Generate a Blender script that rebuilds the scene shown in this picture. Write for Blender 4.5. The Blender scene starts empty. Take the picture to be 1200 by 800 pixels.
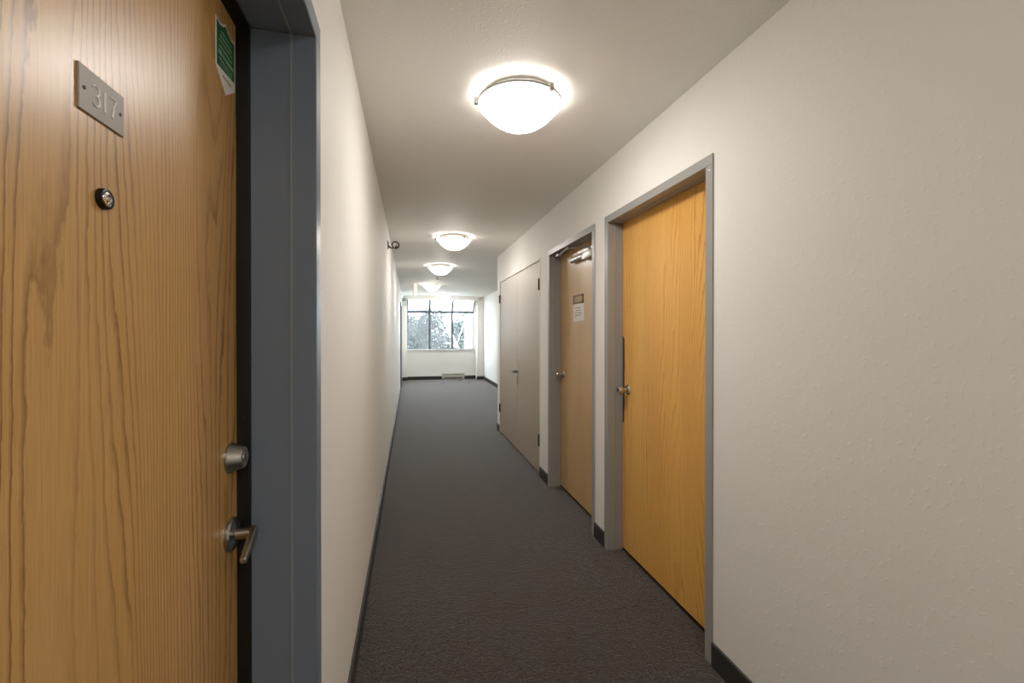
import bpy, bmesh, math, random
from mathutils import Vector, Matrix

# ------------------------------------------------------------------ camera, world, exposure
scn = bpy.context.scene
COL = scn.collection
EYE = 1.352
FPX = 510.0
YAW = math.atan(119.6 / FPX)
TILT = 0.004
cd = bpy.data.cameras.new('camera')
cam = bpy.data.objects.new('camera', cd)
COL.objects.link(cam)
cam.location = (0, 0, EYE)
cam.rotation_euler = (math.pi / 2 - TILT, 0, -YAW)
cd.sensor_width = 36.0
cd.lens = FPX / 1200 * 36
cd.shift_y = -(9.2 - FPX * TILT) / 1200
cd.clip_start = 0.02
cd.clip_end = 400
scn.camera = cam

world = bpy.data.worlds.new('overcast_sky')
scn.world = world
world.use_nodes = True
bg = world.node_tree.nodes['Background']
bg.inputs[0].default_value = (0.78, 0.89, 1.0, 1)
bg.inputs[1].default_value = 8.8

scn.view_settings.view_transform = 'Standard'
scn.view_settings.look = 'None'
scn.view_settings.gamma = 1.0
scn.view_settings.use_curve_mapping = False
scn.view_settings.exposure = 0.8
LAMP_STRENGTH = 50.0
LAMP_COLOR = (1.0, 0.96, 0.91)

# ------------------------------------------------------------------ dimensions (metres)
XL, XR = -0.22, 1.20          # corridor side walls
XF = 2.12                     # right wall of the wider end bay
YB = 13.0                     # window wall
YC = 6.01                     # where the right wall ends
Y0 = -5.0                     # wall behind the photographer
CEIL = 2.43

# ------------------------------------------------------------------ materials
def srgb(r, g, b):
    def f(c):
        c /= 255.0
        return c / 12.92 if c <= 0.04045 else ((c + 0.055) / 1.055) ** 2.4
    return (f(r), f(g), f(b), 1.0)

MATS = {}
def mat(name, col, rough=0.6, metal=0.0, spec=0.5, emit=None, estr=0.0, sheen=0.0, coat=0.0):
    if name in MATS:
        return MATS[name]
    m = bpy.data.materials.new(name)
    m.use_nodes = True
    b = m.node_tree.nodes['Principled BSDF']
    b.inputs['Base Color'].default_value = col
    b.inputs['Roughness'].default_value = rough
    b.inputs['Metallic'].default_value = metal
    b.inputs['Specular IOR Level'].default_value = spec
    b.inputs['Sheen Weight'].default_value = sheen
    b.inputs['Coat Weight'].default_value = coat
    if emit:
        b.inputs['Emission Color'].default_value = emit
        b.inputs['Emission Strength'].default_value = estr
    MATS[name] = m
    return m

class N:
    """small node-graph helper"""
    def __init__(self, m):
        self.t = m.node_tree
        self.b = self.t.nodes['Principled BSDF']
    def new(self, typ, **kw):
        n = self.t.nodes.new(typ)
        for k, v in kw.items():
            setattr(n, k, v)
        return n
    def link(self, a, b):
        self.t.links.new(a, b)
    def coord(self, scale=(1, 1, 1)):
        tc = self.new('ShaderNodeTexCoord')
        mp = self.new('ShaderNodeMapping')
        mp.inputs['Scale'].default_value = scale
        self.link(tc.outputs['Object'], mp.inputs[0])
        return mp.outputs[0]
    def noise(self, vec, scale, detail=3.0, rough=0.5, dist=0.0):
        n = self.new('ShaderNodeTexNoise')
        n.inputs['Scale'].default_value = scale
        n.inputs['Detail'].default_value = detail
        n.inputs['Roughness'].default_value = rough
        n.inputs['Distortion'].default_value = dist
        self.link(vec, n.inputs['Vector'])
        return n.outputs[0]
    def math(self, op, a, b=None, c=None):
        n = self.new('ShaderNodeMath', operation=op)
        for i, v in enumerate((a, b, c)):
            if v is None:
                continue
            if isinstance(v, (int, float)):
                n.inputs[i].default_value = v
            else:
                self.link(v, n.inputs[i])
        return n.outputs[0]
    def ramp(self, fac, stops):
        n = self.new('ShaderNodeValToRGB')
        e = n.color_ramp.elements
        while len(e) < len(stops):
            e.new(0.5)
        for i, (p, c) in enumerate(stops):
            e[i].position = p
            e[i].color = c
        self.link(fac, n.inputs[0])
        return n.outputs[0]
    def mix(self, fac, a, b, mode='MIX'):
        n = self.new('ShaderNodeMix', data_type='RGBA', blend_type=mode)
        for i, v in ((0, fac), (6, a), (7, b)):
            if isinstance(v, (int, float)):
                n.inputs[i].default_value = v
            elif isinstance(v, tuple):
                n.inputs[i].default_value = v
            else:
                self.link(v, n.inputs[i])
        return n.outputs[2]
    def bump(self, h, strength, dist):
        n = self.new('ShaderNodeBump')
        n.inputs['Strength'].default_value = strength
        n.inputs['Distance'].default_value = dist
        self.link(h, n.inputs['Height'])
        self.link(n.outputs[0], self.b.inputs['Normal'])

def wall_mat(name, col, strength=0.25, scale=38):
    m = mat(name, col, 0.62, spec=0.3)
    g = N(m)
    v = g.coord()
    big = g.noise(v, scale, 4, 0.6)
    spots = g.ramp(g.noise(v, scale * 1.6, 2, 0.5), [(0.60, (0, 0, 0, 1)), (0.72, (1, 1, 1, 1))])
    h = g.math('ADD', g.math('MULTIPLY', big, 0.35), spots)
    g.bump(h, strength, 0.002)
    tone = g.noise(v, 1.3, 2)
    c2 = tuple(x * 0.96 for x in col[:3]) + (1,)
    g.link(g.mix(tone, col, c2), g.b.inputs['Base Color'])
    return m

def wood_mat(name, light, mid, dark, axis='y', period=60, seed=0.0, rough=0.36, contrast=1.0, stretch=0.16, coat=0.25):
    """oak veneer: contour lines of a vertically stretched noise give cathedral grain"""
    m = mat(name, mid, rough, spec=0.4, coat=coat)
    m.node_tree.nodes['Principled BSDF'].inputs['Coat Roughness'].default_value = 0.3
    g = N(m)
    tc = g.new('ShaderNodeTexCoord')
    mp = g.new('ShaderNodeMapping')
    mp.inputs['Location'].default_value = (seed, seed * 1.7, seed * 0.6)
    g.link(tc.outputs['Object'], mp.inputs[0])
    sp = g.new('ShaderNodeSeparateXYZ')
    g.link(mp.outputs[0], sp.inputs[0])
    cb = g.new('ShaderNodeCombineXYZ')
    g.link(sp.outputs[1], cb.inputs[0])
    g.link(g.math('MULTIPLY', sp.outputs[2], stretch), cb.inputs[1])
    v = cb.outputs[0]
    warp = g.noise(v, 4.2, 1.0, 0.4)
    fine = g.noise(v, 22.0, 2.0, 0.6)
    cj = g.new('ShaderNodeCombineXYZ')
    g.link(sp.outputs[1], cj.inputs[0])
    g.link(g.math('MULTIPLY', sp.outputs[2], 0.3), cj.inputs[1])
    jit = g.noise(cj.outputs[0], 60.0, 3.0, 0.65)
    lines = g.math('ADD', g.math('MULTIPLY', sp.outputs[1], period),
                   g.math('ADD', g.math('MULTIPLY', warp, period * 0.42),
                          g.math('ADD', g.math('MULTIPLY', fine, 1.7), g.math('MULTIPLY', jit, 0.55))))
    band = g.math('FRACT', lines)                       # saw-tooth: soft rise, sharp late-wood edge
    band = g.ramp(band, [(0.0, (0.10, 0.10, 0.10, 1)), (0.55, (0.05, 0.05, 0.05, 1)), (0.76, (0.45, 0.45, 0.45, 1)), (0.90, (1, 1, 1, 1)), (0.99, (0.10, 0.10, 0.10, 1))])
    gate = g.ramp(g.noise(v, 6.0, 2.0, 0.5, 0.3), [(0.36, (0.30, 0.30, 0.30, 1)), (0.60, (1, 1, 1, 1))])
    cb2 = g.new('ShaderNodeCombineXYZ')
    g.link(sp.outputs[1], cb2.inputs[0])
    g.link(g.math('MULTIPLY', sp.outputs[2], 0.025), cb2.inputs[1])
    pores = g.noise(cb2.outputs[0], 330.0, 2.0, 0.7)
    pores = g.ramp(pores, [(0.42, (0, 0, 0, 1)), (0.72, (1, 1, 1, 1))])
    tone = g.noise(v, 3.2, 2.0)
    base = g.mix(g.ramp(tone, [(0.3, (0, 0, 0, 1)), (0.7, (1, 1, 1, 1))]), light, mid)
    f = g.math('MULTIPLY', g.math('MULTIPLY', band, gate), contrast)
    c = g.mix(f, base, dark)
    c = g.mix(g.math('MULTIPLY', pores, 0.28 * contrast), c, dark)
    g.link(c, g.b.inputs['Base Color'])
    g.bump(g.math('SUBTRACT', 1.0, g.math('MULTIPLY', band, gate)), 0.06, 0.001)
    return m

def carpet_mat():
    m = mat('grey_brown_carpet', srgb(74, 67, 63), 0.85, spec=0.3, sheen=1.0)
    b = m.node_tree.nodes['Principled BSDF']
    b.inputs['Sheen Roughness'].default_value = 0.25
    b.inputs['Sheen Tint'].default_value = (1.0, 0.99, 0.98, 1)
    g = N(m)
    v = g.coord()
    fl = g.noise(v, 95, 4, 0.75)
    pa = g.noise(v, 34, 4, 0.7, 1.2)
    wear = g.noise(v, 2.3, 4, 0.62)
    c = g.mix(g.ramp(fl, [(0.36, (0, 0, 0, 1)), (0.64, (1, 1, 1, 1))]), srgb(20, 16, 14), srgb(96, 83, 75))
    c = g.mix(g.math('MULTIPLY', g.ramp(pa, [(0.40, (0, 0, 0, 1)), (0.62, (1, 1, 1, 1))]), 0.55), c, srgb(40, 35, 32))
    c = g.mix(g.math('MULTIPLY', g.ramp(wear, [(0.35, (0, 0, 0, 1)), (0.68, (1, 1, 1, 1))]), 0.45), c, srgb(58, 53, 50))
    g.link(c, g.b.inputs['Base Color'])
    g.bump(g.math('ADD', fl, g.math('MULTIPLY', pa, 0.6)), 0.8, 0.006)
    return m

M_WALL = wall_mat('warm_white_wall_paint', srgb(238, 235, 229))
M_CEIL = wall_mat('off_white_ceiling_paint', srgb(246, 243, 237), 0.35, 60)
M_CARPET = carpet_mat()
M_BASE = mat('dark_vinyl_baseboard', srgb(52, 49, 47), 0.45)
M_FRAME_GREY = mat('grey_gloss_frame_paint', srgb(157, 155, 150), 0.35)
M_FRAME_BLUE = mat('blue_grey_frame_paint', srgb(118, 130, 145), 0.35)
M_FRAME_PALE = mat('pale_grey_frame_paint', srgb(188, 182, 170), 0.35)
M_CREAM = mat('cream_trim_paint', srgb(222, 212, 190), 0.4)
M_OAK_NEAR = wood_mat('oak_veneer_near', srgb(222, 179, 116), srgb(206, 158, 91), srgb(136, 91, 39), period=62, seed=3.0, contrast=1.0, stretch=0.085)
M_OAK_GOLD = wood_mat('golden_oak_veneer', srgb(242, 190, 104), srgb(234, 175, 86), srgb(184, 120, 46), period=46, seed=9.0, contrast=0.85, stretch=0.10)
M_MAPLE = wood_mat('tan_maple_veneer', srgb(212, 176, 124), srgb(204, 164, 106), srgb(168, 122, 66), period=26, seed=5.0, contrast=0.35, rough=0.28, coat=0.6)
M_CLOSET = mat('greige_gloss_door_paint', srgb(172, 159, 142), 0.40, coat=0.0)
M_STEEL = mat('brushed_nickel', srgb(176, 174, 168), 0.28, 1.0)
M_CHROME = mat('polished_metal', srgb(205, 203, 198), 0.14, 1.0)
M_ALU = mat('satin_aluminium', srgb(186, 183, 178), 0.38, 0.9)
M_DARKM = mat('dark_metal', srgb(52, 48, 44), 0.4, 0.8)
M_BLACK = mat('black_rubber', srgb(14, 14, 14), 0.55)
M_PLATE = mat('engraved_plate_alu', srgb(164, 155, 145), 0.5, 0.0)
M_ENGRAVE = mat('white_engraving', srgb(252, 250, 246), 0.6)
M_WHITE = mat('white_enamel', srgb(236, 234, 228), 0.4)
M_PAPER = mat('white_paper', srgb(238, 234, 226), 0.8)
M_INK = mat('grey_print', srgb(138, 130, 122), 0.8)
M_GREEN = mat('green_sticker_print', srgb(30, 92, 52), 0.45)
M_PALEINK = mat('pale_green_print', srgb(150, 190, 160), 0.5)
M_LAMP = mat('lit_opal_glass', (0.9, 0.9, 0.9, 1), 0.4, emit=LAMP_COLOR + (1,), estr=LAMP_STRENGTH)
def bowl_glow():
    # emission painted by radius, faded at the rim to weaken the ceiling halo
    g = N(M_LAMP)
    sp = g.new('ShaderNodeSeparateXYZ')
    tc = g.new('ShaderNodeTexCoord')
    g.link(tc.outputs['Object'], sp.inputs[0])
    rr = g.math('SQRT', g.math('ADD', g.math('POWER', sp.outputs[0], 2.0), g.math('POWER', sp.outputs[1], 2.0)))
    k = g.ramp(g.math('DIVIDE', rr, 0.192), [(0.0, (1, 1, 1, 1)), (0.45, (0.80, 0.80, 0.80, 1)), (0.78, (0.14, 0.14, 0.14, 1)), (1.0, (0.02, 0.02, 0.02, 1))])
    g.link(g.math('MULTIPLY', k, LAMP_STRENGTH), g.b.inputs['Emission Strength'])
bowl_glow()
M_WINFRAME = mat('grey_aluminium_window_frame', srgb(74, 79, 84), 0.5)
M_HEATER = mat('beige_grey_heater_enamel', srgb(176, 172, 158), 0.4)
M_PINK = mat('pale_pink_plastic', srgb(246, 232, 226), 0.5, emit=(1.0, 0.84, 0.78, 1), estr=0.35)  # slight emission added so the sign comes out paler
M_BARK = mat('grey_bark', srgb(70, 69, 67), 0.9)
M_PALEBARK = mat('pale_birch_bark', srgb(150, 150, 150), 0.9)
M_LEAF = mat('grey_green_needles', srgb(88, 92, 88), 0.9)
M_STUCCO = mat('white_stucco', srgb(240, 240, 238), 0.9)
M_GROUND = mat('dry_lawn', srgb(96, 98, 88), 0.95)
M_TRASH = mat('dry_leaf_crumb', srgb(58, 54, 50), 0.9)

def glass_mat():
    m = bpy.data.materials.new('window_glass')
    m.use_nodes = True
    t = m.node_tree
    t.nodes.clear()
    out = t.nodes.new('ShaderNodeOutputMaterial')
    tr = t.nodes.new('ShaderNodeBsdfTransparent')
    tr.inputs[0].default_value = (0.95, 0.97, 0.97, 1)
    gl = t.nodes.new('ShaderNodeBsdfGlossy')
    gl.inputs['Roughness'].default_value = 0.02
    lw = t.nodes.new('ShaderNodeLayerWeight')          # Schlick reflectance, the same from both sides
    lw.inputs[0].default_value = 0.5
    pw = t.nodes.new('ShaderNodeMath'); pw.operation = 'POWER'; pw.inputs[1].default_value = 5.0
    fr = t.nodes.new('ShaderNodeMath'); fr.operation = 'MULTIPLY_ADD'; fr.inputs[1].default_value = 0.94; fr.inputs[2].default_value = 0.04
    t.links.new(lw.outputs['Facing'], pw.inputs[0])
    t.links.new(pw.outputs[0], fr.inputs[0])
    mx = t.nodes.new('ShaderNodeMixShader')
    t.links.new(fr.outputs[0], mx.inputs[0])
    t.links.new(tr.outputs[0], mx.inputs[1])
    t.links.new(gl.outputs[0], mx.inputs[2])
    t.links.new(mx.outputs[0], out.inputs[0])
    return m
M_GLASS = glass_mat()

# ------------------------------------------------------------------ mesh helpers
class MB:
    """collects shapes given in world coordinates; build() links them as ONE mesh object"""
    def __init__(self):
        self.bm = bmesh.new()
        self.smooth = False
    def box(self, a, b, bevel=0.0, seg=2):
        lo = [min(a[i], b[i]) for i in range(3)]
        hi = [max(a[i], b[i]) for i in range(3)]
        r = bmesh.ops.create_cube(self.bm, size=1.0)
        vs = r['verts']
        for v in vs:
            v.co = Vector([(lo[i] + hi[i]) / 2 + v.co[i] * (hi[i] - lo[i]) for i in range(3)])
        if bevel > 0:
            es = list({e for v in vs for e in v.link_edges})
            bmesh.ops.bevel(self.bm, geom=es, offset=bevel, segments=seg, affect='EDGES', profile=0.5)
        return self
    def tube(self, pts, rad, n=12, cap=True):
        pts = [Vector(p) for p in pts]
        rs = rad if isinstance(rad, (list, tuple)) else [rad] * len(pts)
        rings = []
        prev = None
        for i, p in enumerate(pts):
            t = (pts[min(i + 1, len(pts) - 1)] - pts[max(i - 1, 0)]).normalized()
            if prev is None:
                u = t.orthogonal().normalized()
            else:
                u = (prev - t * prev.dot(t)).normalized()
            prev = u
            w = t.cross(u)
            rings.append([self.bm.verts.new(p + (u * math.cos(2 * math.pi * k / n) + w * math.sin(2 * math.pi * k / n)) * rs[i]) for k in range(n)])
        for a, b in zip(rings, rings[1:]):
            for k in range(n):
                self.bm.faces.new((a[k], a[(k + 1) % n], b[(k + 1) % n], b[k]))
        if cap:
            self.bm.faces.new(rings[0][::-1])
            self.bm.faces.new(rings[-1])
        return self
    def lathe(self, origin, axis, prof, n=32):
        """prof: list of (distance along axis, radius)"""
        o = Vector(origin)
        t = Vector(axis).normalized()
        u = t.orthogonal().normalized()
        w = t.cross(u)
        rings = []
        for d, r in prof:
            if r < 1e-6:
                rings.append([self.bm.verts.new(o + t * d)])
            else:
                rings.append([self.bm.verts.new(o + t * d + (u * math.cos(2 * math.pi * k / n) + w * math.sin(2 * math.pi * k / n)) * r) for k in range(n)])
        for a, b in zip(rings, rings[1:]):
            for k in range(n):
                k2 = (k + 1) % n
                if len(a) == 1 and len(b) == 1:
                    continue
                if len(a) == 1:
                    self.bm.faces.new((a[0], b[k2], b[k]))
                elif len(b) == 1:
                    self.bm.faces.new((a[k], a[k2], b[0]))
                else:
                    self.bm.faces.new((a[k], a[k2], b[k2], b[k]))
        return self
    def prism(self, poly, off):
        """poly: 3-D points of a planar outline, extruded by the vector off"""
        off = Vector(off)
        a = [self.bm.verts.new(Vector(p)) for p in poly]
        b = [self.bm.verts.new(Vector(p) + off) for p in poly]
        n = len(poly)
        self.bm.faces.new(a[::-1])
        self.bm.faces.new(b)
        for k in range(n):
            self.bm.faces.new((a[k], a[(k + 1) % n], b[(k + 1) % n], b[k]))
        return self
    def build(self, name, material, parent=None, smooth=None, label=None, cat=None, group=None, kind=None, origin=None):
        bmesh.ops.recalc_face_normals(self.bm, faces=self.bm.faces[:])
        org = Vector((0, 0, 0))
        if parent is not None:
            p = parent
            while p is not None:
                org = org + p.location
                p = p.parent
        elif origin is not None:
            org = Vector(origin)
        for v in self.bm.verts:
            v.co -= org
        me = bpy.data.meshes.new(name)
        self.bm.to_mesh(me)
        self.bm.free()
        me.materials.append(material)
        if smooth is not None:
            for pl in me.polygons:
                pl.use_smooth = True
            try:
                me.set_sharp_from_angle(angle=math.radians(smooth))
            except Exception:
                pass
        o = bpy.data.objects.new(name, me)
        COL.objects.link(o)
        if parent is not None:
            o.parent = parent
        elif origin is not None:
            o.location = origin
        tag(o, label, cat, group, kind)
        return o

def tag(o, label=None, cat=None, group=None, kind=None):
    for k, v in (('label', label), ('category', cat), ('group', group), ('kind', kind)):
        if v:
            o[k] = v
    return o

def empty(name, loc, **kw):
    o = bpy.data.objects.new(name, None)
    o.empty_display_size = 0.1
    COL.objects.link(o)
    o.location = loc
    return tag(o, **kw)

def copy_tree(o, parent=None):
    c = o.copy()
    COL.objects.link(c)
    c.parent = parent
    for ch in list(o.children):
        copy_tree(ch, c)
    return c

def wall_x(x0, x1, ya, yb, holes, z1=CEIL):
    """wall slab between x0 and x1 along y with rectangular holes (y0, y1, zbottom, ztop); holes sorted by y"""
    m = MB()
    y = ya
    for h0, h1, zb, zt in holes:
        if h0 > y:
            m.box((x0, y, 0), (x1, h0, z1))
        if zt < z1:
            m.box((x0, h0, zt), (x1, h1, z1))
        if zb > 0:
            m.box((x0, h0, 0), (x1, h1, zb))
        y = h1
    if yb > y:
        m.box((x0, y, 0), (x1, yb, z1))
    return m

# ------------------------------------------------------------------ openings
D1 = (1.533, 2.540)       # golden door, outer frame edges along y
D2 = (2.692, 3.700)       # door with closer
DC = (3.945, 5.850)       # closet pair
DL = (0.105, 1.155)       # entrance door of the flat on the left wall
DF = (10.40, 11.40)       # far door on the left wall
FT = 2.085                # outer top of the frames
FW = 0.045                # frame face width

# ------------------------------------------------------------------ shell
MB().box((-0.6, Y0 - 0.1, -0.12), (2.6, YB + 0.25, 0)).build('floor', M_CARPET, kind='structure', label='dark grey brown carpet floor of the corridor')
MB().box((-0.6, Y0 - 0.1, CEIL), (2.6, YB - 0.28, CEIL + 0.12)).build('ceiling', M_CEIL, kind='structure', label='off white textured corridor ceiling')
IN = 0.004                # wall holes stop just inside the frames' outer faces
wl = wall_x(XL - 0.2, XL, Y0, YB, [(DL[0] + 0.02, DL[1] - 0.02, 0, FT - 0.02), (DF[0] + 0.02, DF[1] - 0.02, 0, FT - 0.02)])
wl.box((XL - 0.23, DL[0] - 0.05, 0), (XL - 0.2, DL[1] + 0.05, CEIL)).box((XL - 0.23, DF[0] - 0.05, 0), (XL - 0.2, DF[1] + 0.05, CEIL))
wl.box((XL, 12.86, 0), (-0.074, YB, CEIL))                    # pier beside the window
wl.build('wall_left', M_WALL, kind='structure', label='long warm white corridor wall with the entrance door')
wr = wall_x(XR, XR + 0.16, Y0, YC, [(D1[0] + 0.02, D1[1] - 0.02, 0, FT - 0.02), (D2[0] + 0.02, D2[1] - 0.02, 0, FT - 0.02), (DC[0] + 0.012, DC[1] - 0.012, 0, 2.06)])
wr.box((XR + 0.16, Y0, 0), (XR + 0.2, YC, CEIL))
wr.box((XR + 0.2, YC - 0.14, 0), (XF + 0.14, YC, CEIL))
wr.build('wall_right', M_WALL, kind='structure', label='warm white corridor wall with three doors')
m = MB().box((XF, YC, 0), (XF + 0.14, YB, CEIL)).box((1.925, 12.68, 0), (XF, YB, CEIL))
m.build('wall_far_right', M_WALL, kind='structure', label='white side wall of the window bay')
SILL = 0.895
TRZ = 1.99               # transom height
m = MB().box((XL - 0.2, YB, 0), (XF + 0.14, YB + 0.16, SILL))
m.box((XL - 0.2, YB, SILL), (-0.074, YB + 0.16, CEIL + 0.1)).box((1.86, YB, SILL), (XF + 0.14, YB + 0.16, CEIL + 0.1))
m.build('wall_back', M_WALL, kind='structure', label='white window wall at the end of the corridor')
MB().box((-0.074, YB - 0.42, 2.315), (1.925, YB - 0.28, CEIL + 0.12)).build('trim_1', M_CEIL, kind='structure', label='white header above the sloping glass')
MB().box((XL - 0.2, Y0 - 0.14, 0), (XF, Y0, CEIL)).build('wall_front', M_WALL, kind='structure', label='white wall behind the photographer')
MB().box((-0.074, YB - 0.05, SILL - 0.03), (1.86, YB + 0.05, SILL), 0.004).build('trim_2', M_WHITE, kind='structure', label='white painted window sill')

# baseboards
BH, BT = 0.10, 0.011
def baseboard(name, boxes, label):
    m = MB()
    for a, b in boxes:
        m.box(a, b, 0.003, 1)
    m.build(name, M_BASE, kind='structure', label=label)
baseboard('baseboard_left', [((XL, Y0, 0), (XL + BT, DL[0], BH)), ((XL, DL[1], 0), (XL + BT, DF[0], BH)), ((XL, DF[1], 0), (XL + BT, 12.86, BH)),
                             ((XL, 12.86 - BT, 0), (-0.074, 12.86, BH))], 'dark vinyl baseboard along the left wall')
baseboard('baseboard_right', [((XR - BT, Y0, 0), (XR, D1[0], BH)), ((XR - BT, D1[1], 0), (XR, D2[0], BH)), ((XR - BT, D2[1], 0), (XR, DC[0], BH)),
                              ((XR - BT, DC[1], 0), (XR, YC, BH))], 'dark vinyl baseboard between the doors')
baseboard('baseboard_back', [((-0.074, YB - BT, 0), (0.92, YB, BH)), ((1.585, YB - BT, 0), (1.925, YB, BH))], 'dark vinyl baseboard under the window')
baseboard('baseboard_far_right', [((XF - BT, YC, 0), (XF, 12.68, BH)), ((1.925 - BT, 12.68 - BT, 0), (XF, 12.68, BH)), ((XR, YC, 0), (XF, YC + BT, BH))], 'dark vinyl baseboard of the window bay')

# ------------------------------------------------------------------ doors
def frame_parts(root, side, x, ya, yb, top, fw, depth, stop_at, stop_t, m, proud=0.006, stop_m=None):
    """hollow-metal frame: side=+1 wall faces -x (right wall), side=-1 wall faces +x (left wall)"""
    s = side
    def jamb(y_out, y_in, name):
        d = 1 if y_in > y_out else -1
        b = MB()
        b.box((x - s * proud, y_out, 0), (x + s * stop_at, y_in, top - fw), 0.002, 1)
        b.box((x + s * stop_at, y_out, 0), (x + s * depth, y_in + d * stop_t, top - fw), 0.002, 1)
        b.build(name, m, root, smooth=30)
    jamb(ya, ya + fw, 'frame_jamb')
    jamb(yb, yb - fw, 'frame_jamb')
    b = MB()
    b.box((x - s * proud, ya, top - fw), (x + s * stop_at, yb, top), 0.002, 1)
    b.box((x + s * stop_at, ya, top - fw - stop_t), (x + s * depth, yb, top), 0.002, 1)
    b.build('frame_head', m, root, smooth=30)

def screw(root, x, y, z, ax, r=0.004, mt=None):
    MB().lathe((x, y, z), ax, [(-0.001, r), (0.0015, r), (0.0022, r * 0.6), (0.0022, 0)], 10).build('screw', mt or M_STEEL, root, smooth=40)

def knob(root, x, y, z, d=-1, m=M_CHROME):
    """round passage knob standing off a door face towards d*x"""
    k = MB().lathe((x, y, z), (d, 0, 0), [(0, 0.032), (0.004, 0.032), (0.010, 0.026), (0.013, 0.013), (0.030, 0.012), (0.034, 0.018), (0.044, 0.026), (0.056, 0.0275), (0.064, 0.024), (0.066, 0.016), (0.066, 0)], 28).build('door_knob', m, root, smooth=35)
    MB().lathe((x + d * 0.0655, y, z), (d, 0, 0), [(0, 0.009), (0.002, 0.009), (0.002, 0)], 16).build('keyhole_face', M_DARKM, k, smooth=35)
    return k

def hinge(root, x, y, z, m=M_DARKM):
    MB().tube([(x, y, z - 0.045), (x, y, z + 0.045)], 0.008, 10).build('hinge', m, root, smooth=40)

# --- door_1: the flat's entrance door in the left wall, oak veneer, blue-grey frame
XD = -0.383
d1 = empty('door_1', (XL, DL[1], 0), kind='structure', label='oak entrance door numbered 317 in a blue grey steel frame')
frame_parts(d1, -1, XL, DL[0], DL[1], 2.10, 0.05, 0.135, 0.048, 0.0, M_FRAME_BLUE)
# raised bead where the stop starts
MB().box((XL - 0.046, DL[1] - 0.053, 0), (XL - 0.050, DL[1] - 0.049, 2.05)).box((XL - 0.046, DL[0] + 0.05, 2.047), (XL - 0.050, DL[1] - 0.05, 2.051)).build('frame_bead', mat('blue_grey_bead_paint', srgb(146, 152, 158), 0.35), d1)
slab = MB().box((XD, DL[0] + 0.035, 0.008), (XD - 0.02, DL[1] - 0.035, 2.062), 0.002, 1).build('door_slab', M_OAK_NEAR, d1)
g = MB()
g.box((XL - 0.135, DL[1] - 0.052, 0), (XL - 0.166, DL[1] - 0.03, 2.05), 0.0015, 1)
g.box((XL - 0.135, DL[0] + 0.03, 0), (XL - 0.166, DL[0] + 0.052, 2.05), 0.0015, 1)
g.box((XL - 0.135, DL[0] + 0.05, 2.046), (XL - 0.166, DL[1] - 0.05, 2.075), 0.0015, 1)
g.build('rubber_seal', M_BLACK, d1)
for z in (0.35, 0.72, 1.16, 1.58, 1.90):
    screw(d1, XL - 0.150, DL[1] - 0.052, z, (0, -1, 0), 0.003, M_DARKM)

def on_left_door(y, z, off=0.0):
    return (XD + off, y, z)
# number plate with the engraved digits 317
pl = MB().box((XD, 0.618, 1.620), (XD + 0.0028, 0.7015, 1.6745), 0.0006, 1).build('number_plate', M_PLATE, d1)
def stroke(parent, pts, r=0.0013, name='numeral', m=M_ENGRAVE):
    MB().tube([(XD + 0.0030, y, z) for y, z in pts], r, 6).build(name, m, parent, smooth=60)
def arc(cy, cz, ry, rz, a0, a1, n=10):
    return [(cy + ry * math.cos(math.radians(a0 + (a1 - a0) * i / n)), cz + rz * math.sin(math.radians(a0 + (a1 - a0) * i / n))) for i in range(n + 1)]
cz = 1.6475
stroke(pl, arc(0.6465, cz + 0.0062, 0.0058, 0.0062, 150, -90, 10) + arc(0.6465, cz - 0.0066, 0.0064, 0.0066, 90, -150, 10))
stroke(pl, [(0.6625, cz + 0.0125), (0.6625, cz - 0.0130)])
stroke(pl, [(0.6735, cz + 0.0125), (0.6850, cz + 0.0125), (0.6795, cz + 0.002), (0.6768, cz - 0.0130)])
for y in (0.6265, 0.6935):
    MB().lathe((XD + 0.0026, y, 1.6473), (1, 0, 0), [(0, 0.0022), (0.001, 0.0022), (0.0014, 0)], 10).build('screw', M_DARKM, pl)
# peephole
pk = MB().lathe((XD, 0.662, 1.524), (1, 0, 0), [(0, 0.0135), (0.004, 0.0135), (0.0065, 0.0125), (0.0070, 0.0108), (0.0050, 0.0104)], 28).build('peephole', M_DARKM, d1, smooth=35)
MB().lathe((XD, 0.662, 1.524), (1, 0, 0), [(0.0045, 0.0106), (0.0070, 0.0090), (0.0076, 0.0058), (0.0062, 0.0048), (0.0080, 0.0036), (0.0084, 0)], 24).build('lens', M_CHROME, pk, smooth=35)
# deadbolt
YK = 1.064
db = MB().lathe((XD, YK, 1.081), (1, 0, 0), [(0, 0.0325), (0.004, 0.0325), (0.006, 0.0305), (0.028, 0.0235), (0.030, 0.0215), (0.030, 0.0)], 32).build('deadbolt', M_STEEL, d1, smooth=30)
kf = MB().lathe((XD + 0.0298, YK, 1.081), (1, 0, 0), [(0, 0.0125), (0.0012, 0.0120), (0.0012, 0)], 24).build('key_cylinder', M_ALU, db, smooth=30)
MB().box((XD + 0.0308, YK - 0.001, 1.074), (XD + 0.0315, YK + 0.001, 1.088)).build('keyway', M_BLACK, db)
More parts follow.
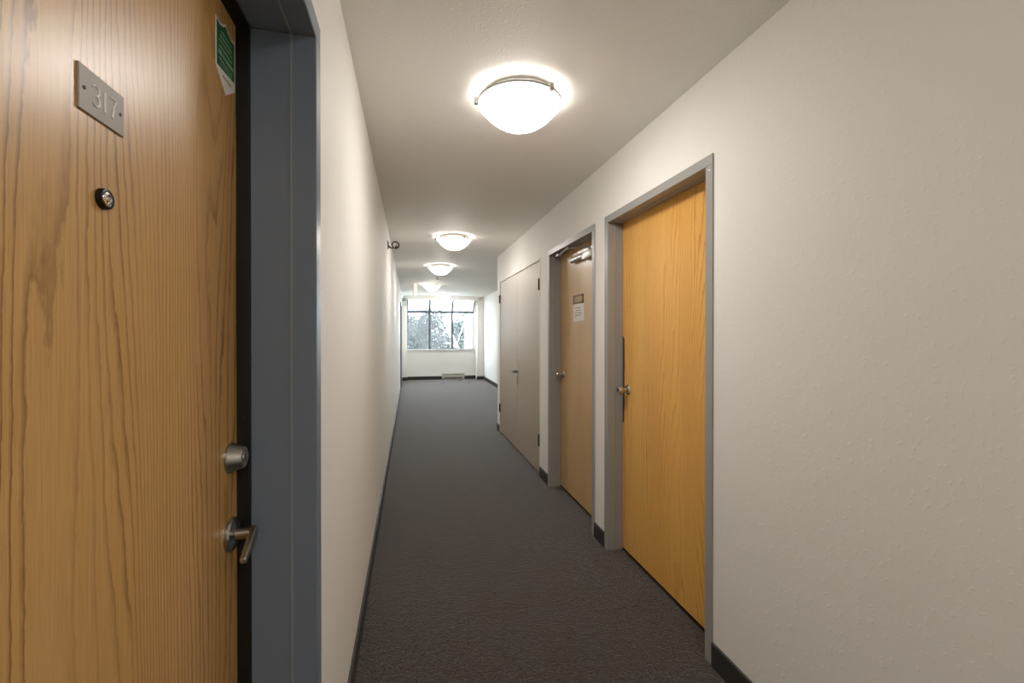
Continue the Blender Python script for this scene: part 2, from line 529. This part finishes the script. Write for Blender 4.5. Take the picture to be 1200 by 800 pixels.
# lever handle
ZL = 0.914
lv = MB().lathe((XD, YK, ZL), (1, 0, 0), [(0, 0.0355), (0.006, 0.0355), (0.009, 0.033), (0.011, 0.018), (0.013, 0.0125), (0.047, 0.0115), (0.047, 0)], 32).build('lever_handle', M_STEEL, d1, smooth=30)
b = MB()
P0 = Vector((XD + 0.047, YK + 0.010, ZL + 0.006))
P1 = Vector((XD + 0.049, YK - 0.072, ZL - 0.030))
dirn = (P1 - P0).normalized()
upv = Vector((1, 0, 0)).cross(dirn).normalized()
outl = []
for t, hw in ((0.0, 0.009), (0.06, 0.0115), (0.20, 0.0115), (0.90, 0.0085), (0.98, 0.0065), (1.0, 0.003)):
    outl.append((P0.lerp(P1, t), hw))
poly = [p + upv * h for p, h in outl] + [p - upv * h for p, h in reversed(outl)]
b.prism([p - Vector((0.006, 0, 0)) for p in poly], (0.012, 0, 0))
es = [e for e in b.bm.edges]
bmesh.ops.bevel(b.bm, geom=es, offset=0.0025, segments=2, affect='EDGES', profile=0.5)
b.build('lever', M_STEEL, lv, smooth=40)
# shield-shaped green sticker
def yz(y, z, off):
    return (XD + off, y, z)
outer = [(0.998, 1.999), (1.018, 1.997), (1.034, 2.002), (1.046, 2.012), (1.058, 2.003), (1.074, 1.999), (1.096, 2.003), (1.096, 1.893), (1.047, 1.861), (0.998, 1.900)]
st = MB().prism([yz(y, z, 0.0) for y, z in outer], (0.0006, 0, 0)).build('sticker', M_PAPER, d1)
inner = [(1.002, 1.994), (1.018, 1.992), (1.034, 1.997), (1.046, 2.006), (1.058, 1.998), (1.074, 1.994), (1.092, 1.997), (1.092, 1.911), (1.002, 1.903)]
MB().prism([yz(y, z, 0.0006) for y, z in inner], (0.0003, 0, 0)).build('green_panel', M_GREEN, st)
rnd = random.Random(4)
rows = [(1.982, 0.0035, 1.024, 1.076), (1.971, 0.0045, 1.018, 1.082), (1.960, 0.0040, 1.012, 1.086), (1.948, 0.0045, 1.014, 1.084), (1.935, 0.0085, 1.008, 1.088), (1.922, 0.0040, 1.014, 1.082), (1.914, 0.0030, 1.020, 1.080)]
tx = MB()
for z, h, ya, yb in rows:
    y = ya
    while y < yb - 0.003:
        w = rnd.uniform(0.0018, 0.0034) * (1.5 if h > 0.006 else 1)
        tx.box((XD + 0.0009, y, z - h / 2), (XD + 0.0011, min(y + w, yb), z + h / 2 * rnd.uniform(0.6, 1)))
        y += w + (0.0007 if rnd.random() < 0.8 else 0.003)
tx.build('printed_lines', M_PALEINK, st, kind='stuff')
tx = MB()
y = 1.030
while y < 1.072:
    w = rnd.uniform(0.0015, 0.003)
    tx.box((XD + 0.0006, y, 1.8915), (XD + 0.0008, y + w, 1.8955))
    y += w + 0.0010
tx.build('printed_footer', M_INK, st, kind='stuff')

# --- door_2: golden oak door
XS = XR + 0.10            # face of the recessed slabs
def right_door(name, D, wood, fm, label):
    r = empty(name, (XR, D[0], 0), kind='structure', label=label)
    frame_parts(r, 1, XR, D[0], D[1], FT, FW, 0.10, 0.048, 0.0, fm)
    MB().box((XR + 0.045, D[0] + FW - 0.001, 0), (XR + 0.049, D[0] + FW + 0.003, FT - FW)).box((XR + 0.045, D[1] - FW - 0.003, 0), (XR + 0.049, D[1] - FW + 0.001, FT - FW)).box((XR + 0.045, D[0] + FW, FT - FW - 0.003), (XR + 0.049, D[1] - FW, FT - FW + 0.001)).build('frame_bead', fm, r)
    MB().box((XS, D[0] + 0.028, 0.012), (XS + 0.044, D[1] - 0.028, FT - 0.026), 0.002, 1).build('door_slab', wood, r)
    MB().box((XS - 0.004, D[0] + 0.03, 0.0), (XS + 0.04, D[1] - 0.03, 0.011)).build('threshold', M_DARKM, r)
    return r
d2 = right_door('door_2', D1, M_OAK_GOLD, M_FRAME_GREY, 'golden oak door with round knob and grey steel frame')
knob(d2, XS, D1[1] - 0.108, 1.008)
MB().prism([(XS - 0.003, D1[1] - FW, 1.335), (XS - 0.003, D1[1] - FW - 0.020, 1.32), (XS - 0.003, D1[1] - FW - 0.020, 0.95), (XS - 0.003, D1[1] - FW - 0.012, 0.80), (XS - 0.003, D1[1] - FW, 0.80)], (0.003, 0, 0)).build('latch_guard', mat('brown_anodised_plate', srgb(84, 72, 60), 0.45, 0.3), d2)
for z in (0.25, 1.03, 1.83):
    hinge(d2, XS - 0.004, D1[0] + FW + 0.006, z, M_ALU)
screw(d2, XR - 0.006, D1[0] + 0.022, 2.02, (-1, 0, 0), 0.005)
screw(d2, XR - 0.006, D1[0] + 0.022, 1.20, (-1, 0, 0), 0.004)

# --- door_3: tan door with closer, sign holder and paper notice
d3 = right_door('door_3', D2, M_MAPLE, M_FRAME_GREY, 'tan veneer door with closer and paper notice')
knob(d3, XS, D2[1] - 0.112, 1.000)
for z in (0.25, 1.03, 1.83):
    hinge(d3, XS - 0.004, D2[0] + FW + 0.006, z, M_ALU)
cl = MB().box((XS - 0.045, 2.86, 1.905), (XS, 3.07, 1.965), 0.006).build('door_closer', M_ALU, d3, smooth=40)
MB().tube([(XS - 0.022, 3.07, 1.94), (XS - 0.022, 3.32, 1.94)], 0.022, 14).box((XS - 0.022, 3.06, 1.922), (XS, 3.32, 1.958)).build('closer_cylinder', M_ALU, cl, smooth=40)
a = MB()
a.tube([(XS - 0.03, 2.95, 1.965), (XS - 0.03, 2.95, 1.99)], 0.010, 10)
a.tube([(XS - 0.03, 2.95, 1.985), (XR - 0.02, 3.16, 2.005)], 0.006, 8)
a.tube([(XR - 0.02, 3.16, 2.012), (XS - 0.06, 3.53, 2.015)], 0.006, 8)
a.tube([(XR - 0.02, 3.16, 1.998), (XR - 0.02, 3.16, 2.018)], 0.010, 10)
a.box((XS - 0.075, 3.50, 2.010), (XS - 0.04, 3.57, 2.040), 0.002, 1)
a.build('closer_arm', mat('dull_steel', srgb(150, 146, 140), 0.5, 0.7), cl, smooth=40)
M_HOLDER = mat('brown_sign_holder', srgb(140, 112, 82), 0.5)
h = MB()
sy0, sy1, sz0, sz1 = 3.135, 3.348, 1.590, 1.660
h.box((XS, sy0, sz0), (XS - 0.004, sy1, sz0 + 0.014)).box((XS, sy0, sz1 - 0.014), (XS - 0.004, sy1, sz1)).box((XS, sy0, sz0), (XS - 0.004, sy0 + 0.028, sz1)).box((XS, sy1 - 0.028, sz0), (XS - 0.004, sy1, sz1))
sh = h.build('sign_holder', M_HOLDER, d3)
MB().box((XS, sy0 + 0.02, sz0 + 0.01), (XS - 0.002, sy1 - 0.02, sz1 - 0.01)).build('sign_insert', mat('tan_insert', srgb(190, 158, 120), 0.5), sh)
nt = MB().prism([(XS - 0.0008, 3.122, 1.587), (XS - 0.0008, 3.346, 1.590), (XS - 0.0008, 3.346, 1.446), (XS - 0.0008, 3.122, 1.456)], (0.0008, 0, 0)).build('paper_notice', M_PAPER, d3)
for i, (z, ya, yb) in enumerate(((1.557, 3.19, 3.31), (1.536, 3.18, 3.29), (1.516, 3.165, 3.31), (1.498, 3.18, 3.31), (1.482, 3.28, 3.31))):
    MB().box((XS - 0.0008, ya, z - 0.003), (XS - 0.0011, yb, z + 0.003)).build('printed_line', M_INK, nt)

# --- door_4: flush closet pair
d4 = empty('door_4', (XR, DC[0], 0), kind='structure', label='flush greige closet double door')
b = MB()
CT = 2.062
b.box((XR - 0.004, DC[0], 0), (XR + 0.10, DC[0] + 0.024, CT), 0.0015, 1).box((XR - 0.004, DC[1] - 0.024, 0), (XR + 0.10, DC[1], CT), 0.0015, 1).box((XR - 0.004, DC[0], CT - 0.012), (XR + 0.10, DC[1], CT + 0.006), 0.0015, 1)
b.build('closet_frame', M_CREAM, d4)
CS = 4.895
for ya, yb in ((DC[0] + 0.028, CS - 0.002), (CS + 0.002, DC[1] - 0.028)):
    lf = MB().box((XR + 0.002, ya, 0.022), (XR + 0.042, yb, CT - 0.017), 0.002, 1).build('door_leaf', M_CLOSET, d4)
    yh = ya - 0.004 if yb < CS else yb + 0.004
    for z in (0.34, 1.82):
        MB().tube([(XR - 0.005, yh, z - 0.055), (XR - 0.005, yh, z + 0.055)], 0.011, 10).build('hinge', M_DARKM, lf, smooth=40)
    if yb > CS:
        pass
    else:
        pt = []
        for i in range(17):
            a_ = 2 * math.pi * i / 16
            pt.append(a_)
        pts = []
        zc, yc = 0.915, yb - 0.055
        prof = [(-0.150, 0.004), (-0.145, 0.009), (-0.085, 0.011), (-0.055, 0.024), (0, 0.030), (0.055, 0.024), (0.085, 0.011), (0.145, 0.009), (0.150, 0.004)]
        poly = [(XR + 0.002, yc + w, zc + z) for z, w in prof] + [(XR + 0.002, yc - w, zc + z) for z, w in reversed(prof)]
        esc = MB().prism(poly, (-0.004, 0, 0)).build('escutcheon_plate', M_ALU, lf)
        MB().lathe((XR - 0.002, yc, zc + 0.005), (-1, 0, 0), [(0, 0.018), (0.010, 0.015), (0.052, 0.013), (0.060, 0.016), (0.066, 0.010), (0.066, 0)], 16).tube([(XR - 0.056, yc + 0.030, zc + 0.012), (XR - 0.058, yc, zc + 0.006), (XR - 0.056, yc - 0.075, zc + 0.006)], [0.011, 0.014, 0.011], 10).build('closet_lever', mat('aged_steel', srgb(120, 116, 110), 0.35, 0.9), esc, smooth=40)

# --- door_5: far door on the left wall, seen edge-on
d5 = empty('door_5', (XL, DF[0], 0), kind='structure', label='grey framed door far down the corridor wall')
frame_parts(d5, -1, XL, DF[0], DF[1], FT, FW, 0.10, 0.048, 0.0, M_FRAME_BLUE, proud=0.022)
MB().box((XL - 0.10, DF[0] + 0.03, 0.01), (XL - 0.14, DF[1] - 0.03, FT - 0.03)).build('door_slab', M_OAK_NEAR, d5)
MB().lathe((XL - 0.10, DF[0] + 0.11, 1.0), (1, 0, 0), [(0, 0.032), (0.008, 0.028), (0.012, 0.012), (0.03, 0.012), (0.04, 0.025), (0.06, 0.024), (0.062, 0)], 16).build('door_knob', M_CHROME, d5, smooth=35)

# ------------------------------------------------------------------ window
w1 = empty('window_1', (0.9, YB, 0), kind='structure', label='grey framed window with sloping upper panes')
WX0, WX1 = -0.074, 1.86
MX = (0.562, 1.222)
yw0, yw1 = YB + 0.02, YB + 0.07
def wf(name, a, b):
    MB().box(a, b, 0.003, 1).build(name, M_WINFRAME, w1)
wf('transom', (WX0, yw0 - 0.02, TRZ - 0.035), (WX1, yw1, TRZ + 0.035))
wf('bottom_rail', (WX0, yw0, SILL), (WX1, yw1, SILL + 0.02))
wf('side_stile', (WX0, yw0, SILL), (WX0 + 0.025, yw1, TRZ))
wf('side_stile', (WX1 - 0.02, yw0, SILL), (WX1, yw1, TRZ))
for x in MX:
    wf('mullion', (x - 0.028, yw0, SILL), (x + 0.028, yw1, TRZ))
YT = YB - 0.38            # top of the sloping glass
ZT = 2.335
def slope_box(name, x0, x1, material, t0=0.0, t1=0.05):
    lo = Vector((0, yw0, TRZ + 0.02)); hi = Vector((0, YT, ZT))
    d = (hi - lo).normalized()
    nrm = Vector((0, d.z, -d.y))           # outward, up
    poly = [(x0, *(lo + nrm * t0)[1:]), (x0, *(hi + nrm * t0)[1:]), (x0, *(hi + nrm * t1)[1:]), (x0, *(lo + nrm * t1)[1:])]
    MB().prism(poly, (x1 - x0, 0, 0)).build(name, material, w1)
for x in MX:
    slope_box('sloping_mullion', x - 0.027, x + 0.027, M_WINFRAME)
slope_box('sloping_mullion', WX0, WX0 + 0.03, M_WINFRAME)
slope_box('sloping_mullion', WX1 - 0.03, WX1, M_WINFRAME)
ed = (WX0 + 0.02, MX[0], MX[1], WX1 - 0.02)
for x0, x1 in zip(ed, ed[1:]):
    MB().box((x0, YB + 0.042, SILL + 0.01), (x1, YB + 0.048, TRZ - 0.02)).build('pane', M_GLASS, w1)
    slope_box('sloping_pane', x0, x1, M_GLASS, 0.022, 0.028)
# solid cheeks either side of the sloping glass
m = MB()
for x0, x1 in ((WX0 - 0.12, WX0), (WX1, WX1 + 0.14)):
    m.prism([(x0, YB, TRZ), (x0, YB - 0.5, CEIL + 0.1), (x0, YB, CEIL + 0.1)], (x1 - x0, 0, 0))
m.build('trim_3', M_WALL, kind='structure', label='white cheeks beside the sloping glass')

# ------------------------------------------------------------------ ceiling lights
def make_lamp(loc):
    x, y = loc
    r = empty('ceiling_light', (x, y, CEIL), group='opal bowl ceiling lights')
    MB().lathe((x, y, CEIL), (0, 0, -1), [(0, 0.150), (0.004, 0.152), (0.031, 0.1765), (0.035, 0.1755), (0.035, 0.0)], 32).build('ceiling_pan', M_WHITE, r, smooth=35)
    R, zr, dp = 0.188, 0.042, 0.106
    prof = [(zr + 0.001, R + 0.002)]
    for i in range(1, 15):
        q = 1 - i / 14
        prof.append((zr + dp * (1 - q ** 2.3), R * q))
    MB().lathe((x, y, CEIL), (0, 0, -1), prof, 48).build('glass_bowl', M_LAMP, r, smooth=60)
    MB().lathe((x, y, CEIL), (0, 0, -1), [(zr - 0.006, R - 0.0075), (zr - 0.006, R + 0.004), (zr + 0.001, R + 0.004), (zr + 0.001, R + 0.002), (zr - 0.003, R - 0.0075), (zr - 0.006, R - 0.0075)], 48).build('rim_ring', mat('shaded_rim_grey', srgb(150, 147, 142), 0.5), r, smooth=35)  # grey ring added to draw the rim's shaded arc and narrow the light leak
    for k in range(3):
        a_ = math.radians(-62 + 120 * k)
        c, s = math.cos(a_), math.sin(a_)
        b = MB()
        b.tube([(x + c * 0.155, y + s * 0.155, CEIL - 0.020), (x + c * 0.194, y + s * 0.194, CEIL - 0.030)], 0.004, 6)
        b.box((x + c * 0.197 - 0.009, y + s * 0.197 - 0.009, CEIL - 0.058), (x + c * 0.197 + 0.009, y + s * 0.197 + 0.009, CEIL - 0.026), 0.002, 1)
        b.build('bowl_clip', M_ALU, r)
    return r
lamps = [((0.486, 1.92), 'white opal bowl ceiling light opposite the golden oak door'),
         ((0.478, 4.86), 'white opal bowl ceiling light beside the closet double door'),
         ((0.47, 6.95), 'white opal bowl ceiling light just past the end of the closet wall'),
         ((0.455, 9.60), 'white opal bowl ceiling light beside the hanging pink sign'),
         ((0.90, 12.05), 'white opal bowl ceiling light nearest the window'),
         ((0.46, -0.75), 'unseen white opal bowl ceiling light added behind the camera for the entrance door'),  # added out of view to brighten the entrance door and its recess
         ((0.46, -3.2), 'unseen white opal bowl ceiling light added near the wall behind the photographer')]  # second lamp added out of view for more light at the near end
first = None
for i, (p, lab) in enumerate(lamps):
    if first is None:
        first = make_lamp(p)
        o = first
    else:
        o = copy_tree(first)
        o.location = (p[0], p[1], CEIL)
    o['label'] = lab
    o['category'] = 'ceiling light'

# ------------------------------------------------------------------ small fittings
def emergency_lamp(loc, label, s=1.0):
    x, y, z = loc
    r = empty('emergency_lamp', loc, label=label, cat='emergency lamp', group='wall spot lamps')
    MB().lathe((x, y, z), (1, 0, 0), [(0, 0.045), (0.006, 0.045), (0.010, 0.036), (0.010, 0)], 20).build('wall_plate', M_DARKM, r, smooth=35)
    MB().tube([(x + 0.008, y, z - 0.012), (x + 0.03, y, z - 0.030), (x + 0.05, y, z - 0.028), (x + 0.066, y, z - 0.005)], 0.007, 8).build('bracket_arm', M_DARKM, r, smooth=40)
    hd = MB().lathe((x + 0.072, y + 0.028, z + 0.004), (0.12, -1, -0.12), [(0, 0.012), (0.006, 0.026), (0.03, 0.036), (0.052, 0.040), (0.056, 0.038), (0.050, 0.034), (0.040, 0.0)], 24).build('lamp_head', M_DARKM, r, smooth=35)
    MB().lathe((x + 0.072, y + 0.028, z + 0.004), (0.12, -1, -0.12), [(0.046, 0.034), (0.054, 0.028), (0.058, 0.014), (0.059, 0)], 24).build('lens', M_CHROME, hd, smooth=50)
    return r
emergency_lamp((XL, 4.622, 2.258), 'round dark spot lamp on the long left wall')
emergency_lamp((XL, 12.30, 2.29), 'small round spot lamp high beside the window pier')

s = empty('hanging_sign', (0.10, 9.55, CEIL), label='small pale pink box sign hanging from the ceiling', cat='sign')
MB().box((0.075, 9.50, CEIL - 0.255), (0.145, 9.80, CEIL - 0.03), 0.008).build('sign_box', M_PINK, s, smooth=40)
MB().box((0.085, 9.58, CEIL - 0.03), (0.135, 9.72, CEIL), 0.003, 1).build('ceiling_mount', M_WHITE, s)
MB().box((0.068, 9.52, CEIL - 0.245), (0.075, 9.78, CEIL - 0.04), 0.002, 1).build('side_panel', M_ALU, s)

sp = empty('sprinkler', (0.50, 8.25, CEIL), label='small metal sprinkler head on the ceiling', cat='sprinkler')
MB().lathe((0.50, 8.25, CEIL), (0, 0, -1), [(0, 0.036), (0.004, 0.036), (0.008, 0.016), (0.030, 0.010), (0.034, 0.0)], 18).build('escutcheon', M_ALU, sp, smooth=35)
MB().tube([(0.488, 8.25, CEIL - 0.028), (0.484, 8.25, CEIL - 0.045), (0.498, 8.25, CEIL - 0.062)], 0.003, 6).tube([(0.512, 8.25, CEIL - 0.028), (0.516, 8.25, CEIL - 0.045), (0.502, 8.25, CEIL - 0.062)], 0.003, 6).build('frame_arms', M_DARKM, sp)
MB().lathe((0.50, 8.25, CEIL - 0.062), (0, 0, -1), [(0, 0.020), (0.003, 0.020), (0.004, 0)], 16).build('deflector', M_DARKM, sp, smooth=35)

# baseboard heater under the window
ht = empty('baseboard_heater', (1.25, YB, 0), label='low beige grey electric heater under the window', cat='heater')
hy = YB - 0.075
MB().prism([(0.925, YB, 0.025), (0.925, hy, 0.025), (0.925, hy, 0.115), (0.925, hy + 0.02, 0.165), (0.925, YB, 0.175)], (0.655, 0, 0)).build('heater_body', M_HEATER, ht)
MB().box((0.990, hy + 0.004, 0.138), (1.515, hy + 0.016, 0.150)).build('air_slot', M_DARKM, ht)
MB().box((0.990, hy - 0.003, 0.032), (1.515, hy, 0.055)).build('bottom_slot', M_DARKM, ht)
for x in (0.925, 1.520):
    MB().box((x, hy - 0.004, 0.0), (x + 0.060, YB, 0.178), 0.004, 1).build('end_cap', M_HEATER, ht)

# crumbs on the carpet near the window
for i, (x, y, w, lab) in enumerate(((0.884, 11.96, 0.05, 'dark crumb on the carpet farther from the side wall'), (1.574, 11.88, 0.06, 'dark crumb on the carpet nearest the side wall'), (1.397, 12.50, 0.07, 'dark crumb on the carpet close to the heater'))):
    c = MB()
    pts = [(x + w * 0.5 * math.cos(a_) * (0.7 + 0.3 * math.sin(3 * a_ + i)), y + w * 0.4 * math.sin(a_), 0.0) for a_ in [k * math.pi / 4 for k in range(8)]]
    c.prism(pts, (0.004, 0.003, 0.014))
    c.build('carpet_crumb', M_TRASH, label=lab, cat='crumb', group='crumbs on the far carpet')

# ------------------------------------------------------------------ outside the window (third floor)
GZ = -6.5
MB().box((-60, YB + 1, GZ - 0.3), (60, 140, GZ)).build('ground', M_GROUND, kind='structure', label='lawn far below the window')
def bare_tree(name, base, height, seed, m, label, levels=5, spread=0.55, r0=0.16):
    rnd = random.Random(seed)
    root = empty(name, base, label=label, cat='tree', group='trees outside the window')
    tr, br = MB(), MB()
    b0 = Vector(base)
    def grow(p, d, L, r, lv, mb):
        pts = [p]
        q, dd = p.copy(), d.copy()
        for k in range(3):
            dd = (dd + Vector((rnd.uniform(-.2, .2), rnd.uniform(-.2, .2), rnd.uniform(-.05, .15)))).normalized()
            q = q + dd * L / 3
            pts.append(q.copy())
        mb.tube(pts, [r, r * 0.88, r * 0.76, r * 0.62], 5 if lv < 3 else 3, cap=False)
        if lv >= levels:
            return
        n = 3 if lv < 3 else 4
        for k in range(n):
            st_ = pts[1 + (k % 3)]
            side = Vector((rnd.uniform(-1, 1), rnd.uniform(-1, 1), rnd.uniform(-0.25, 0.6)))
            nd = (dd * (1 - spread) + side.normalized() * spread * 1.3).normalized()
            grow(st_ if k else pts[-1], nd, L * rnd.uniform(0.6, 0.82), r * 0.56, lv + 1, br)
    grow(b0, Vector((0, 0, 1)), height * 0.38, r0, 0, tr)
    tr.build('trunk', m, root, smooth=60)
    br.build('branches', m, root, smooth=60, kind='stuff')
    return root
bare_tree('bare_tree', (0.2, 22, GZ), 11.0, 21, M_BARK, 'bare branching tree behind the window pane next to the left pier', 6, 0.5, 0.18)

def leaning_birch(label):
    rnd = random.Random(5)
    base = Vector((6.1, 29.5, GZ))
    top = Vector((1.85, 29.5, 3.4))
    root = empty('birch_tree', base, label=label, cat='tree', group='trees outside the window')
    MB().tube([base, base.lerp(top, 0.5), top], [0.17, 0.12, 0.05], 8).build('trunk', M_PALEBARK, root, smooth=60)
    br = MB()
    for k in range(26):
        p = base.lerp(top, rnd.uniform(0.55, 1.0))
        d = Vector((rnd.uniform(-1, 0.6), rnd.uniform(-0.5, 0.5), rnd.uniform(0.1, 0.9))).normalized()
        q = p + d * rnd.uniform(0.7, 1.6)
        e = q + (d + Vector((rnd.uniform(-.4, .4), 0, 0.3))).normalized() * 0.7
        br.tube([p, q, e], [0.035, 0.02, 0.008], 4, cap=False)
    br.build('branches', M_PALEBARK, root, smooth=60, kind='stuff')
leaning_birch('pale leaning birch trunk crossing the middle window pane')

def bushy_tree(base, rx, rz, zc, seed, label, n=9000):
    rnd = random.Random(seed)
    root = empty('bushy_tree', base, label=label, cat='tree', group='trees outside the window')
    b0 = Vector(base)
    c0 = Vector((b0.x, b0.y, zc))
    MB().tube([b0, Vector((b0.x + 0.1, b0.y, (b0.z + zc) / 2)), c0], [0.28, 0.22, 0.1], 8).build('trunk', M_BARK, root, smooth=60)
    br, mb = MB(), MB()
    lobes = []
    for k in range(16):
        a_ = rnd.uniform(0, 2 * math.pi)
        e_ = rnd.uniform(-0.5, 1.0)
        h = math.sqrt(max(0, 1 - e_ * e_)) * rnd.uniform(0.35, 0.72)
        lobes.append((c0 + Vector((math.cos(a_) * h * rx, math.sin(a_) * h * rx, e_ * 0.62 * rz)), rnd.uniform(0.30, 0.46) * rx))
        br.tube([c0 - Vector((0, 0, rz * 0.6)), c0.lerp(lobes[-1][0], 0.5) - Vector((0, 0, rz * 0.2)), lobes[-1][0]], [0.08, 0.05, 0.02], 5, cap=False)
    br.build('branches', M_BARK, root, smooth=60, kind='stuff')
    for k in range(n):
        c, R = lobes[k % len(lobes)]
        d = Vector((rnd.gauss(0, 1), rnd.gauss(0, 1), rnd.gauss(0, 1))).normalized()
        p = c + d * R * rnd.uniform(0.55, 1.0) ** 0.6
        u = Vector((rnd.gauss(0, 1), rnd.gauss(0, 1), rnd.gauss(0, 1))).normalized() * rnd.uniform(0.07, 0.17)
        w = d.cross(u).normalized() * rnd.uniform(0.04, 0.10)
        mb.bm.faces.new([mb.bm.verts.new(q) for q in (p - w, p + w, p + u * 1.6)])
    mb.build('foliage', M_LEAF, root, kind='stuff')
bushy_tree((-0.4, 36, GZ), 2.9, 3.0, 0.2, 2, 'grey green bushy tree behind the bare tree by the left pier')
bushy_tree((5.2, 36, GZ), 2.6, 3.6, 0.4, 8, 'grey green bushy tree whose crown meets the white building edge')
bushy_tree((2.6, 48, GZ), 3.6, 4.0, 0.6, 15, 'grey green bushy tree farthest behind the middle window pane')

bl = empty('white_building', (3.5, 15.6, GZ), label='plain white building wing just outside the window', cat='building')
MB().box((2.27, 15.6, GZ), (6, 18.6, 5)).build('wall_block', M_STUCCO, bl)
MB().box((2.23, 15.55, 5), (6.05, 18.65, 5.2)).build('roof_edge', M_STUCCO, bl)
